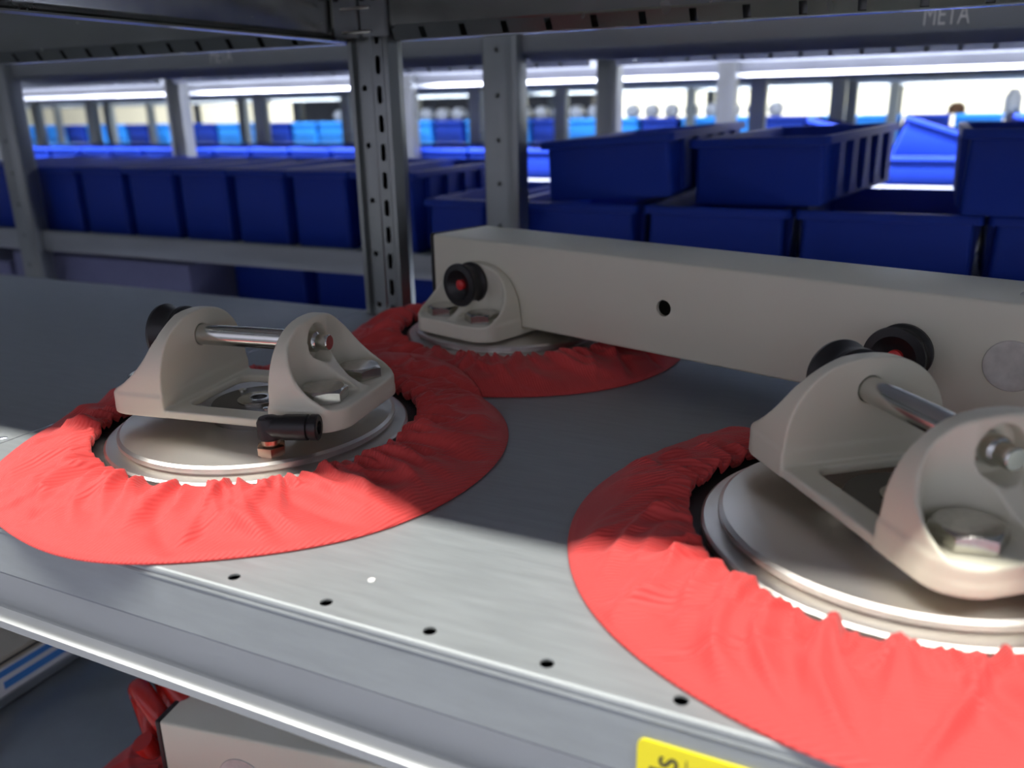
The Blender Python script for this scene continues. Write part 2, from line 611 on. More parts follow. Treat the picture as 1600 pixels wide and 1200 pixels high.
# the row behind, back to back with ours
R2F, R2B = 0.9500, 1.3000
R2X = (-3.999, -3.111, -2.2230, -1.3350, -0.4470, 0.4410, 1.3290)
rack2 = empty('storage_rack', (0, 0, -1.0))
tag(rack2, 'galvanised rack behind the cream beam, full of dark blue bins', 'rack')
p2 = plain_post_mesh(0.0455, 0.030, -1.0, 1.6, True, (-0.05, 0.30), 0.0026)
p2b = plain_post_mesh(0.034, 0.030, -1.0, 1.6, False)
for x in R2X:
    o = link('post', p2, GALV_POST, rack2)
    o.location = (x - 0.0165, R2F - 0.016, 1.0)
    o = link('post', p2b, GALV_POST, rack2)
    o.location = (x - 0.012, R2B - 0.012, 1.0)
shade(p2, 30)
shade(p2b, 30)
for z in (-PITCH_Z, 0.0, PITCH_Z, 2 * PITCH_Z, 3 * PITCH_Z, 4 * PITCH_Z, 5 * PITCH_Z):
    for xa, xb in [(p + 0.006, q - 0.0395) for p, q in zip(R2X, R2X[1:])]:
        into(link('shelf_panel', box_mesh('shelf_panel', xa, xb, R2F + 0.004, R2B, z - 0.002, z), GALV, rack2))
        prof = [(R2F + 0.02, z - 0.001), (R2F + 0.002, z + 0.006), (R2F, z + 0.004), (R2F, z - 0.0240), (R2F + 0.0018, z - 0.0265), (R2F + 0.024, z - 0.030)]
        if z > 0.1:
            prof = [(R2F + 0.02, z - 0.001), (R2F + 0.002, z - 0.001), (R2F, z - 0.003), (R2F, z - 0.0560), (R2F + 0.0018, z - 0.0585), (R2F + 0.030, z - 0.0680)]
        bm_ = into(link('front_beam', prism_x('front_beam', sheet_loop(prof, -0.0012), xa, xb), GALV_BEAM, rack2, 40))
        into(link('rear_beam', rear_beam_mesh('rear_beam', xa, xb, R2B - 0.03, z - LIP, z > 0.1), GALV_BEAM, rack2))
        if 0.1 < z < 0.4 and xa in (R2X[3] + 0.006, R2X[4] + 0.006):
            tm = text_mesh('embossed_lettering', 'META', 0.0260, 0.0012)
            t = link('embossed_lettering', tm, EMBOSS, bm_)
            t.rotation_euler = (math.radians(90), 0, 0)
            t.scale = (0.60, 1, 1)
            t.location = ((xa + xb) / 2 - 0.0 if xa < -1 else -0.006, R2F - 0.0003, 0.2605)
            if xa < -1:
                t.location.x = -0.894

# rows across the next aisle and further on
R3F = 2.16
ROWS = [(R3F, 2.56, (-2.70, -1.815, -0.93 + 0.02 - 0.395, -0.47, 0.42), 'galvanised rack facing us across the next aisle, its lips brightly lit'),
        (2.85, 3.25, (-4.73, -3.84, -2.95, -2.06, -1.17, -0.28, 0.61, 1.50), 'galvanised rack backing the brightly lit one across the aisle'),
        (4.25, 4.65, (-6.42, -5.53, -4.64, -3.75, -2.86, -1.97, -1.08, -0.19, 0.70), 'far galvanised rack with a row of white round caps on its shelf')]
ROWS[0] = (R3F, 2.56, (-4.894, -4.007, -3.12, -2.235, -1.348, -0.461, 0.426, 1.313), ROWS[0][3])
pf = plain_post_mesh(0.045, 0.035, -1.0, 1.6, False)
shade(pf, 30)
racks = []
for yf, yb, xs, lab in ROWS:
    rk = empty('storage_rack', (0, 0, -1.0))
    tag(rk, lab, 'rack')
    racks.append(rk)
    for x in xs:
        for yy in (yf - 0.036, yb - 0.03):
            o = link('post', pf, GALV_POST, rk)
            o.location = (x, yy, 1.0)
    for z in (-PITCH_Z, 0.0, PITCH_Z, 2 * PITCH_Z, 3 * PITCH_Z, 4 * PITCH_Z):
        into(link('shelf_panel', box_mesh('shelf_panel', xs[0], xs[-1], yf + 0.003, yb, z - 0.002, z), GALV, rk))
        into(beam('front_beam', front_beam_profile(yf), xs[0], xs[-1], z + 0.002, GALV_BEAM, rk))
        into(link('shelf_lip', prism_x('shelf_lip', [(y, zz + z) for y, zz in sheet_loop(front_panel_profile(yf, yf + 0.02), 0.0009)], xs[0], xs[-1]), GALV, rk, 40))
        into(link('rear_beam', rear_beam_mesh('rear_beam', xs[0], xs[-1], yb - 0.03, z - LIP, False), GALV_BEAM, rk))


# ------------------------------------------------------------------ bins
BIN_CACHE = {}


def bin_mesh(w, d, h, m, ribs=5):
    key = (round(w, 4), round(d, 4), round(h, 4), m.name)
    if key in BIN_CACHE:
        return BIN_CACHE[key]
    bm = bmesh.new()
    tp = 0.035 * h
    rim = 0.010

    def ring(hw, hd, z, cr):
        vs = []
        for sx, sy, a0 in ((1, -1, -90), (1, 1, 0), (-1, 1, 90), (-1, -1, 180)):
            for k in range(4):
                a = math.radians(a0 + 30 * k)
                vs.append(bm.verts.new((sx * (hw - cr) + cr * math.cos(a), sy * (hd - cr) + cr * math.sin(a), z)))
        return vs
    W, D = w / 2, d / 2
    rings = [ring(W - tp - 0.006, D - tp - 0.006, 0.0, 0.004),
             ring(W - tp - 0.004, D - tp - 0.004, 0.003, 0.005),
             ring(W - 0.008, D - 0.006, h - rim, 0.006),
             ring(W, D, h - rim + 0.001, 0.007),
             ring(W, D, h - 0.0015, 0.007),
             ring(W - 0.001, D - 0.001, h, 0.006),
             ring(W - 0.009, D - 0.008, h, 0.005),
             ring(W - 0.010, D - 0.009, h - 0.002, 0.005),
             ring(W - tp - 0.006, D - tp - 0.006, 0.0035, 0.004)]
    for a, b in zip(rings, rings[1:]):
        n = len(a)
        for i in range(n):
            bm.faces.new((a[i], a[(i + 1) % n], b[(i + 1) % n], b[i]))
    bm.faces.new(list(reversed(rings[0])))
    bm.faces.new(rings[-1])
    # upright ribs on the long sides
    for s in (-1, 1):
        for k in range(ribs):
            y = -D + 0.05 + (d - 0.09) * k / max(1, ribs - 1)
            p = [(W - tp - 0.0060, 0.006), (W - tp - 0.0005, 0.006), (W - 0.0008, h - rim + 0.001), (W - 0.0095, h - rim + 0.001)]
            a = [bm.verts.new((s * x, y - 0.010, z)) for x, z in p]
            b = [bm.verts.new((s * x, y + 0.010, z)) for x, z in p]
            for i in range(4):
                bm.faces.new((a[i], b[i], b[(i + 1) % 4], a[(i + 1) % 4]))
            bm.faces.new(a)
            bm.faces.new(list(reversed(b)))
    me = bm_mesh(bm, 'storage_bin')
    me.materials.append(m)
    shade(me, 35)
    BIN_CACHE[key] = me
    return me


def put_bin(x, yfront, z, w, d, h, label, group, m=BLUE, rot=(0, 0, 0)):
    o = link('storage_bin', bin_mesh(w, d, h, m))
    o.location = (x, yfront + d / 2, z)
    o.rotation_euler = rot
    tag(o, label, 'bin', group)
    return o


G1 = 'tall blue bins lined up on the rack behind'
names = ['leftmost', 'second from left', 'third from left', 'fourth from left', 'fifth from left', 'sixth from left',
         'last, behind slotted post']
for i in range(7):
    x = -1.318 + 0.1085 * i + 0.004
    put_bin(x, 0.972, 0.0005, 0.107, 0.29, 0.108, 'tall narrow blue bin in the left row on the rack behind, ' + names[i], G1)
put_bin(-1.450, 0.972, 0.0005, 0.107, 0.29, 0.108, 'tall blue bin at the left edge, just left of the leftmost upright', G1)
put_bin(-1.5585, 0.972, 0.0005, 0.107, 0.29, 0.108, 'tall blue bin at the very left edge, second left of the leftmost upright', G1)
G2 = 'low blue bins on the right of the rack behind'
for x0, x1, lab in ((-0.600, -0.505, 'low blue bin seen between the two metal posts'),
                    (-0.478, -0.307, 'low blue bin right of the flat-fronted post, under the tilted bin'),
                    (-0.301, -0.134, 'low blue bin in the middle under the ribbed bin, above the cream beam'),
                    (-0.129, 0.052, 'low open blue bin second from the right edge, nothing stacked on its front'),
                    (0.056, 0.235, 'low blue bin cut by the right edge, under the tall stacked one')):
    put_bin((x0 + x1) / 2, 0.972, 0.0005, x1 - x0, 0.29, 0.0745, lab, G2)
G3 = 'blue bins stacked on top of the low bins'
put_bin(-0.3340, 0.975, 0.0832, 0.172, 0.29, 0.071, 'blue bin stacked beside the flat-fronted post, tilted up to the right', G3,
        rot=(math.radians(1.0), math.radians(-4.0), math.radians(-5)))
put_bin(-0.1480, 0.978, 0.0805, 0.160, 0.29, 0.073, 'stacked blue bin with its ribbed right side in view', G3,
        rot=(math.radians(1.2), math.radians(-1.8), math.radians(-11)))
put_bin(0.108, 0.960, 0.0760, 0.174, 0.29, 0.083, 'stacked blue bin cut by the right edge of the photo', G3)
# bins on the level below, seen under the rear edge of our shelf
G4 = 'blue bins on the lower level of the rack behind'
for i, lab in enumerate(('blue bin below shelf level, left of the thin uprights', 'blue bin below shelf level, behind the chrome pin',
                         'blue bin below shelf level, next to the slotted post')):
    put_bin(-0.96 + 0.170 * i, 0.975, -PITCH_Z + 0.0005, 0.160, 0.30, 0.182, lab, G4)

for i, lab in enumerate(('upper blue bin of the stack below shelf level, left of the chrome pin', 'upper blue bin of the stack below shelf level, above the chrome pin',
                         'upper blue bin of the stack below shelf level, next to the slotted post')):
    put_bin(-0.96 + 0.170 * i, 1.062, -0.1225, 0.160, 0.20, 0.090, lab, G4)
o = link('carton', box_mesh('carton', -1.47, -1.046, 0.985, 1.262, -PITCH_Z + 0.0005, -0.040, 0.003), LAVC)
tag(o, 'grey-blue carton below shelf level, right of the leftmost upright', 'carton')
o = link('carton', box_mesh('carton', -1.90, -1.485, 0.985, 1.262, -PITCH_Z + 0.0005, -0.060, 0.003), LAVC)
tag(o, 'grey-blue carton below shelf level, at the very left edge', 'carton')
G5 = 'bright blue bins on the rack across the aisle'
for i in range(16):
    put_bin(-3.00 + 0.158 * i, R3F + 0.006, 0.0005, 0.150, 0.33, 0.078, 'bright blue low bin in the long row across the aisle', G5)
R3R = (-0.434, -0.217, 0.0, 0.217)
for i, x in enumerate(R3R):
    put_bin(x - 0.0, R3F + 0.006, 0.0005, 0.210, 0.33, 0.064, ('wide bright blue bin across the aisle, behind the first stacked bin',
            'wide bright blue bin across the aisle, behind the ribbed bin', 'wide bright blue bin across the aisle, seen in the gap between the stacked bins',
            'wide bright blue bin across the aisle, at the right edge')[i], G5)
G6 = 'bright blue bins leaning on the row across the aisle'
put_bin(-0.222, R3F + 0.020, 0.0350, 0.166, 0.24, 0.098, 'bright blue bin dropped askew into a wide one, behind the ribbed bin', G6,
        rot=(0, math.radians(13), 0))
put_bin(-0.022, R3F + 0.020, 0.0350, 0.166, 0.24, 0.098, 'bright blue bin dropped askew into the wide one seen in the gap', G6,
        rot=(0, math.radians(18), 0))
put_bin(0.198, R3F + 0.020, 0.0380, 0.166, 0.24, 0.098, 'bright blue bin dropped askew into the wide one at the right edge', G6,
        rot=(0, math.radians(15), 0))
G7 = 'light blue trays on the second rack across the aisle'
for i in range(27):
    put_bin(-4.56 + 0.19 * i, 2.88, 0.0005, 0.18, 0.33, 0.045,
            ('light' if i % 3 else 'dark') + ' blue low tray on the second rack across the aisle', G7 if i % 3 else 'dark trays on the second rack across the aisle',
            m=CYAN if i % 3 else BLUE)
G8 = 'light blue bins on the far rack'
for i in range(34):
    put_bin(-6.05 + 0.20 * i, 4.28, 0.0005, 0.185, 0.33, 0.12, ('dark' if i % 3 == 0 else 'light') + ' blue bin in the row on the far rack', 'dark blue bins on the far rack' if i % 3 == 0 else G8,
            m=BLUE if i % 3 == 0 else CYAN)
for nm, x, r, h, m, lab in (('jar', 0.06, 0.036, 0.05, BROWN, 'brown jar on the far bins near the right edge'),
                           ('jar', 0.27, 0.034, 0.10, WHITEP, 'white jar on the far bins at the right edge')):
    jm = lathe('jar', [(0, 0), (r * 0.9, 0), (r, 0.004), (r, h * 0.7), (r * 0.6, h * 0.88), (r * 0.6, h), (0, h)], 28)
    o = link(nm, jm, m, None, 40)
    o.location = (x, 4.34, 0.1208)
    tag(o, lab, 'jar')
capm = lathe('round_cap', [(0, -0.03), (0.030, -0.03), (0.034, -0.026), (0.034, 0.026), (0.030, 0.03), (0, 0.03)], 20, axis_to((0, 1, 0)))
capm.materials.append(WHITEP)
shade(capm, 40)
for i in range(26):
    o = link('round_cap', capm)
    o.location = (-3.2 + 0.10 * i, 4.33, 0.1545)
    tag(o, 'round white cap lying in the row on the far bins', 'cap', 'white caps on the far bins')
# things standing on the far rack behind, partly dark
for x, w, h, lab in ((-3.95, 0.72, 0.42, 'dark cabinet far behind, left of the slotted post'),
                     (-3.05, 0.72, 0.42, 'dark cabinet far behind, between the slotted post and the post with round holes'),
                     (-2.22, 0.52, 0.40, 'dark cabinet far behind, right of the post with round holes')):
    cbn = empty('cabinet', (x, 5.4, -1.0))
    tag(cbn, lab, 'cabinet')
    link('cabinet_body', box_mesh('cabinet_body', -w / 2, w / 2, -0.15, 0.2, 0.04, 1.0 + h, 0.004), DARKC, cbn)
    link('plinth', box_mesh('plinth', -w / 2 + 0.02, w / 2 - 0.02, -0.12, 0.19, 0.0, 0.04), DARKC, cbn)
    for sx in (-1, 1):
        link('door', box_mesh('door', sx * w / 4 - w / 4 + 0.004, sx * w / 4 + w / 4 - 0.004, -0.165, -0.15, 0.05, 0.99 + h, 0.003), DARKC, cbn)

# ------------------------------------------------------------------ cast bracket (distance field -> surface nets)


def surface_nets(Fv, origin, h):
    nx, ny, nz = Fv.shape
    ins = Fv < 0
    cnt = np.zeros((nx - 1, ny - 1, nz - 1), np.int32)
    acc = np.zeros((nx - 1, ny - 1, nz - 1, 3))
    corners = [(i, j, k) for i in (0, 1) for j in (0, 1) for k in (0, 1)]

    def sl(c):
        return tuple(slice(c[a], c[a] + (nx, ny, nz)[a] - 1) for a in range(3))
    for a in range(3):
        for c in corners:
            if c[a]:
                continue
            c2 = list(c)
            c2[a] = 1
            f0, f1 = Fv[sl(c)], Fv[sl(c2)]
            x = ins[sl(c)] != ins[sl(c2)]
            t = np.where(x, f0 / np.where(x, f0 - f1, 1), 0)
            cnt += x
            for b in range(3):
                acc[..., b] += np.where(x, c[b] + (t if b == a else 0), 0)
    act = cnt > 0
    idx = -np.ones(act.shape, np.int64)
    idx[act] = np.arange(act.sum())
    base = np.argwhere(act)
    V = (base + acc[act] / cnt[act][:, None]) * h + np.array(origin)
    quads = []
    for a in range(3):
        b, c = (a + 1) % 3, (a + 2) % 3
        s0 = [slice(None)] * 3
        s1 = [slice(None)] * 3
        s0[a] = slice(0, -1)
        s1[a] = slice(1, None)
        i0, i1 = ins[tuple(s0)], ins[tuple(s1)]
        e = np.argwhere(i0 != i1)
        ok = (e[:, b] > 0) & (e[:, c] > 0) & (e[:, b] < Fv.shape[b] - 1) & (e[:, c] < Fv.shape[c] - 1)
        e = e[ok]
        fl = i0[tuple(e.T)]

        def g(db, dc):
            q = e.copy()
            q[:, b] += db
            q[:, c] += dc
            return idx[tuple(q.T)]
        q = np.stack([g(-1, -1), g(0, -1), g(0, 0), g(-1, 0)], 1)
        q[~fl] = q[~fl][:, ::-1]
        quads.append(q)
    return V, np.concatenate(quads)


def smax(a, b, k):
    h = np.clip(0.5 - 0.5 * (a - b) / k, 0, 1)
    return a * (1 - h) + b * h + k * h * (1 - h)


def smin(a, b, k):
    return -smax(-a, -b, k)


def bracket_mesh():
    h = 0.8
    ox, oy, oz = -77.0, -44.0, -2.0
    u = ox + h * np.arange(194)
    v = oy + h * np.arange(112)
    z = oz + h * np.arange(72)
    U, Vv, Z = np.meshgrid(u, v, z, indexing='ij')
    aU, aV = np.abs(U), np.abs(Vv)

    def rrect(hx, hy, r):
        qx, qy = aU - hx + r, aV - hy + r
        return np.hypot(np.maximum(qx, 0), np.maximum(qy, 0)) + np.minimum(np.maximum(qx, qy), 0) - r
    plan = rrect(74.5, 41.5, 17)
    zz = np.maximum(Z - 8, 0)
    arch = ((aV / 41.5) ** 2.35 + (zz / 44.7) ** 2.35 + 1e-9) ** (1 / 2.35) * 41.5 - 41.5
    tt = np.clip((52 - Z) / 39.0, 0, 1)
    slope = (aU - (42.5 + 26.0 * tt ** 2.9)) * 0.8
    floor_h = 12.0
    foot = smax(plan, Z - floor_h, 1.6)
    ear = smax(smax(smax(plan, arch, 2.0), slope, 1.4), 33.6 - aU, 0.6)
    # pockets round the bolts
    pk = np.hypot(aU - 57.0, aV - 21.5) - 17.2
    pk = smax(pk, 41.0 - aU, 2.0)
    pk = smax(pk, floor_h - Z, 1.2)
    # open the pockets towards the toe
    op = smax(smax(aV - 38.0, 57.0 - aU, 3.0), floor_h + 0.0 - Z, 1.5)
    op = smax(op, 3.5 - aV, 3.0)
    ear = smax(ear, -smin(pk, op, 3.0), 1.0)
    foot = smax(foot, 33.6 - aU, 0.8)
    base = smax(plan, Z - 4.8, 0.8)
    body = smin(smin(ear, foot, 2.2), base, 1.2)
    win = rrect(29.0, 28.5, 8.0)
    body = smax(body, -win, 1.0)
    body = smax(body, -Z, 0.8)
    pin = np.hypot(Vv, Z - 37.8)
    body = np.maximum(body, 6.25 - pin)
    body = smax(body, -smax(pin - 10.8, 36.5 - aU, 0.8), 0.8)
    Vt, Q = surface_nets(body, (ox, oy, oz), h)
    Vt = Vt / 1000.0
    me = bpy.data.meshes.new('bracket')
    me.from_pydata(Vt.tolist(), [], Q.tolist())
    me.update()
    # relax the grid steps a little
    bm = bmesh.new()
    bm.from_mesh(me)
    for _ in range(1):
        bmesh.ops.smooth_vert(bm, verts=bm.verts[:], factor=0.5, use_axis_x=True, use_axis_y=True, use_axis_z=True)
    bmesh.ops.recalc_face_normals(bm, faces=bm.faces[:])
    for f in bm.faces:
        f.smooth = True
    bm.to_mesh(me)
    bm.free()
    me.materials.append(PAINT)
    return me


BRACKET = bracket_mesh()


def hex_bolt_mesh():
    bm = bmesh.new()
    R, H = 0.0136, 0.0066
    lo = [bm.verts.new((R * math.cos(math.pi / 3 * i), R * math.sin(math.pi / 3 * i), 0)) for i in range(6)]
    seg = 8
    # chamfered hexagon: flats scooped by the 30 degree turning cone
    top, mid = [], []
    ra = R * math.cos(math.pi / 6)
    for i in range(6):
        for k in range(seg):
            t = k / seg
            p = Vector((R * math.cos(math.pi / 3 * i), R * math.sin(math.pi / 3 * i))).lerp(
                Vector((R * math.cos(math.pi / 3 * (i + 1)), R * math.sin(math.pi / 3 * (i + 1)))), t)
            mid.append(bm.verts.new((p.x, p.y, H - 0.0004 - max(0, p.length - ra * 0.96) * 0.50)))
            q = p.normalized() * ra * 0.95
            top.append(bm.verts.new((q.x, q.y, H)))
    n = 6 * seg
    for i in range(n):
        j = (i + 1) % n
        bm.faces.new((mid[i], mid[j], top[j], top[i]))
    bm.faces.new(top)
    for i in range(6):
        chain = [mid[(i * seg + k) % n] for k in range(seg + 1)]
        bm.faces.new([lo[i], lo[(i + 1) % 6]] + list(reversed(chain)))
    bm.faces.new(list(reversed(lo)))
    me = bm_mesh(bm, 'hex_bolt')
    me.materials.append(ZINC)
    return me


BOLT = hex_bolt_mesh()

ZB = 0.0266          # underside of the bracket above the shelf
ZP = ZB + 0.0378     # pin axis


def pin_mesh(sign):
    """locking pin along u; sign = +1 when the free tip points to +u"""
    prof = [(0, -0.054), (0.0060, -0.054), (0.0060, 0.0415), (0.0056, 0.0422), (0.0045, 0.0432), (0.0045, 0.0494),
            (0.0040, 0.0500), (0, 0.0500)]
    return lathe('locking_pin', prof, 40, axis_to((sign, 0, 0), (0, 0, ZP)))


def knob_mesh(sign):
    """pull knob on the other end: spool with a dished outer flange"""
    prof = [(0.0062, 0.0425), (0.0145, 0.0425), (0.0160, 0.0438), (0.0160, 0.0462), (0.0146, 0.0476), (0.0142, 0.0490), (0.0142, 0.0510),
            (0.0148, 0.0535), (0.0160, 0.0560), (0.0168, 0.0578), (0.0164, 0.0596), (0.0120, 0.0600), (0.0080, 0.0570), (0.0052, 0.0552),
            (0, 0.0552)]
    bm = bmesh.new()
    lathe_bm(bm, prof, 48)
    me = bm_mesh(bm, 'knob')
    me.transform(axis_to((-sign, 0, 0), (0, 0, ZP)))
    me.update()
    return me


def cover_mesh(seed, Ro=0.1455, Ri=0.0930, nt=900, nr=54, under=None):
    """elasticated nylon ring: smooth hem outside, gathered folds inside"""
    rg = np.random.RandomState(seed)
    th = np.linspace(0, 2 * np.pi, nt, endpoint=False)
    t = np.linspace(0, 1, nr)           # 0 hem, 1 gathered edge
    TH, T = np.meshgrid(th, t, indexing='ij')
    z = 0.0022 + 0.0150 * (1 - (1 - np.clip(T / 0.93, 0, 1)) ** 1.8)
    fold = np.zeros_like(T)
    nf = 58
    for i in range(nf + 44):
        big = i < nf
        a = 2 * np.pi * ((i if big else i * 1.37) + rg.uniform(-0.40, 0.40)) / (nf if big else 44)
        sg = rg.choice([-1, 1], p=[.3, .7])
        sk = sg * rg.uniform(0.02, 0.26)
        L = rg.uniform(0.45, 1.15) if big else rg.uniform(0.18, 0.4)
        w0 = rg.uniform(0.020, 0.034) if big else rg.uniform(0.010, 0.018)
        amp = rg.uniform(0.45, 1.0) if big else rg.uniform(0.3, 0.7)
        s = 1 - T
        c = a + sk * s ** 1.3 + rg.uniform(-0.03, 0.03) * np.sin(5 * s + i)
        w = w0 * (1 + 1.9 * s)
        d = (TH - c + np.pi) % (2 * np.pi) - np.pi
        asym = np.where(d * sg > 0, 1.3, 0.50)
        ridge = np.exp(-np.abs(d / (w * asym)) ** 1.7)
        fall = np.clip(1 - s / L, 0, 1)
        fold += amp * ridge * (fall ** 0.6) * np.clip(0.45 + 0.55 * T, 0, 1)
    fold = 1.15 * np.tanh(fold / 1.15) * np.clip(T * 4, 0, 1)
    fold = fold * (1 - 0.40 * np.clip((T - 0.84) / 0.16, 0, 1))
    z = z + 0.0092 * (fold - 0.42 * np.clip(T * 2, 0, 1))
    for i in range(38):
        a = 2 * np.pi * (i + rg.uniform(-0.4, 0.4)) / 38
        sk = rg.uniform(0.05, 0.40)
        s = 1 - T
        d = (TH - a - sk * s + 0.06 * np.sin(4 * s + i) + np.pi) % (2 * np.pi) - np.pi
        w = rg.uniform(0.022, 0.045) * (1 + 0.8 * s)
        prof = np.exp(-np.abs(d / (w * np.where(d > 0, 1.3, 0.6))) ** 1.6)
        z += rg.uniform(0.0018, 0.0056) * prof * np.clip(T * 5, 0, 1) * np.clip(1.25 - T, 0, 1) * np.clip((T - rg.uniform(0, 0.3)) * 4, 0, 1)
    # broad creases running out to the hem
    for i in range(30):
        a = rg.uniform(0, 2 * np.pi)
        sk = rg.uniform(-0.5, 0.5)
        d = (TH - a - sk * (1 - T) + np.pi) % (2 * np.pi) - np.pi
        z += 0.0026 * rg.choice([1, -1]) * np.exp(-(d / rg.uniform(0.018, 0.05)) ** 2) * np.clip(T * 4, 0, 1) * np.clip(1.2 - T, 0, 1)
    jit = np.zeros(nt)
    for k in range(8, 75):
        jit += rg.normal(0, 1) * np.cos(k * th + rg.uniform(0, 6.28)) / k
    jit = jit / jit.std()
    R = Ro - T * (Ro - Ri)
    R = R + (0.0008 * jit[:, None] + 0.0006 * fold) * np.clip((T - 0.6) / 0.4, 0, 1)
    hem = np.clip((0.05 - T) / 0.05, 0, 1)
    z = z * (1 - hem) + 0.0012 * hem
    z = np.maximum(z, 0.0010)
    wob = sum(rg.normal(0, 0.0005) * np.cos(k * th + rg.uniform(0, 6.28)) for k in range(2, 9))
    R = R + wob[:, None] * (1 - T)
    # turn the gathered edge under
    rings = [(R[:, j], z[:, j]) for j in range(nr)]
    rings.insert(0, (R[:, 0] - 0.0008, np.full(nt, 0.0002)))
    rings.insert(0, (R[:, 0] - 0.004, np.full(nt, 0.0002)))
    re, ze = R[:, -1], z[:, -1]
    rings.append((re - 0.0012, ze - 0.0006))
    rings.append((re - 0.0014, ze - 0.0022))
    rings.append((re + 0.0002, np.maximum(ze - 0.0048, 0.0080)))
    if under is not None:          # the hem rides up over a neighbouring cover
        ux, uy = under
        new = []
        for r, zz in rings:
            dd = np.hypot(r * np.cos(th) - ux, r * np.sin(th) - uy)
            tq = np.clip((Ro + 0.004 - dd) / (Ro - Ri), 0, 1)
            lift = 0.0030 * np.clip(tq * 12, 0, 1) + 0.0165 * (1 - (1 - np.clip(tq / 0.93, 0, 1)) ** 1.8)
            new.append((r, zz + lift))
        rings = new
    P = np.stack([np.stack([r * np.cos(th), r * np.sin(th), zz], 1) for r, zz in rings], 0)
    m_ = len(rings)
    idx = np.arange(m_ * nt).reshape(m_, nt)
    q = np.stack([idx[:-1], np.roll(idx[:-1], -1, 1), np.roll(idx[1:], -1, 1), idx[1:]], -1).reshape(-1, 4)
    me = bpy.data.meshes.new('fabric_cover')
    me.from_pydata(P.reshape(-1, 3).tolist(), [], q.tolist())
    me.update()
    me.polygons.foreach_set('use_smooth', [True] * len(me.polygons))
    me.materials.append(RED)
    return me


RUB = lathe('rubber_disc', [(0, 0.0004), (0.126, 0.0004), (0.128, 0.0012), (0.1270, 0.0028), (0.108, 0.0072), (0.086, 0.0078), (0, 0.0078)], 96)
RUB.materials.append(RUBBER)
shade(RUB, 35)
LOWP = lathe('lower_plate', [(0, 0.0070), (0.0848, 0.0070), (0.0860, 0.0078), (0.0860, 0.0108), (0.0848, 0.0118), (0.0785, 0.0122), (0, 0.0122)], 128)
LOWP.materials.append(ALU)
shade(LOWP, 25)
TOPP = lathe('top_plate', [(0, 0.0118), (0.0760, 0.0118), (0.0760, 0.0130), (0.0786, 0.0140), (0.0786, 0.0164), (0.0768, 0.0176), (0, 0.0176)], 128)
TOPP.materials.append(ALU)
shade(TOPP, 25)
BOSS = lathe('centre_boss', [(0, 0.0170), (0.027, 0.0170), (0.027, ZB - 0.0006), (0.0265, ZB), (0, ZB)], 64)
BOSS.materials.append(DARKS)
HEAD = lathe('screw_washer', [(0.0048, 0.0), (0.0048, 0.0018), (0.0110, 0.0018), (0.0122, 0.0010), (0.0122, 0.0)], 48)
HEAD.materials.append(ZINC)
shade(HEAD, 35)
shade(BOSS, 35)


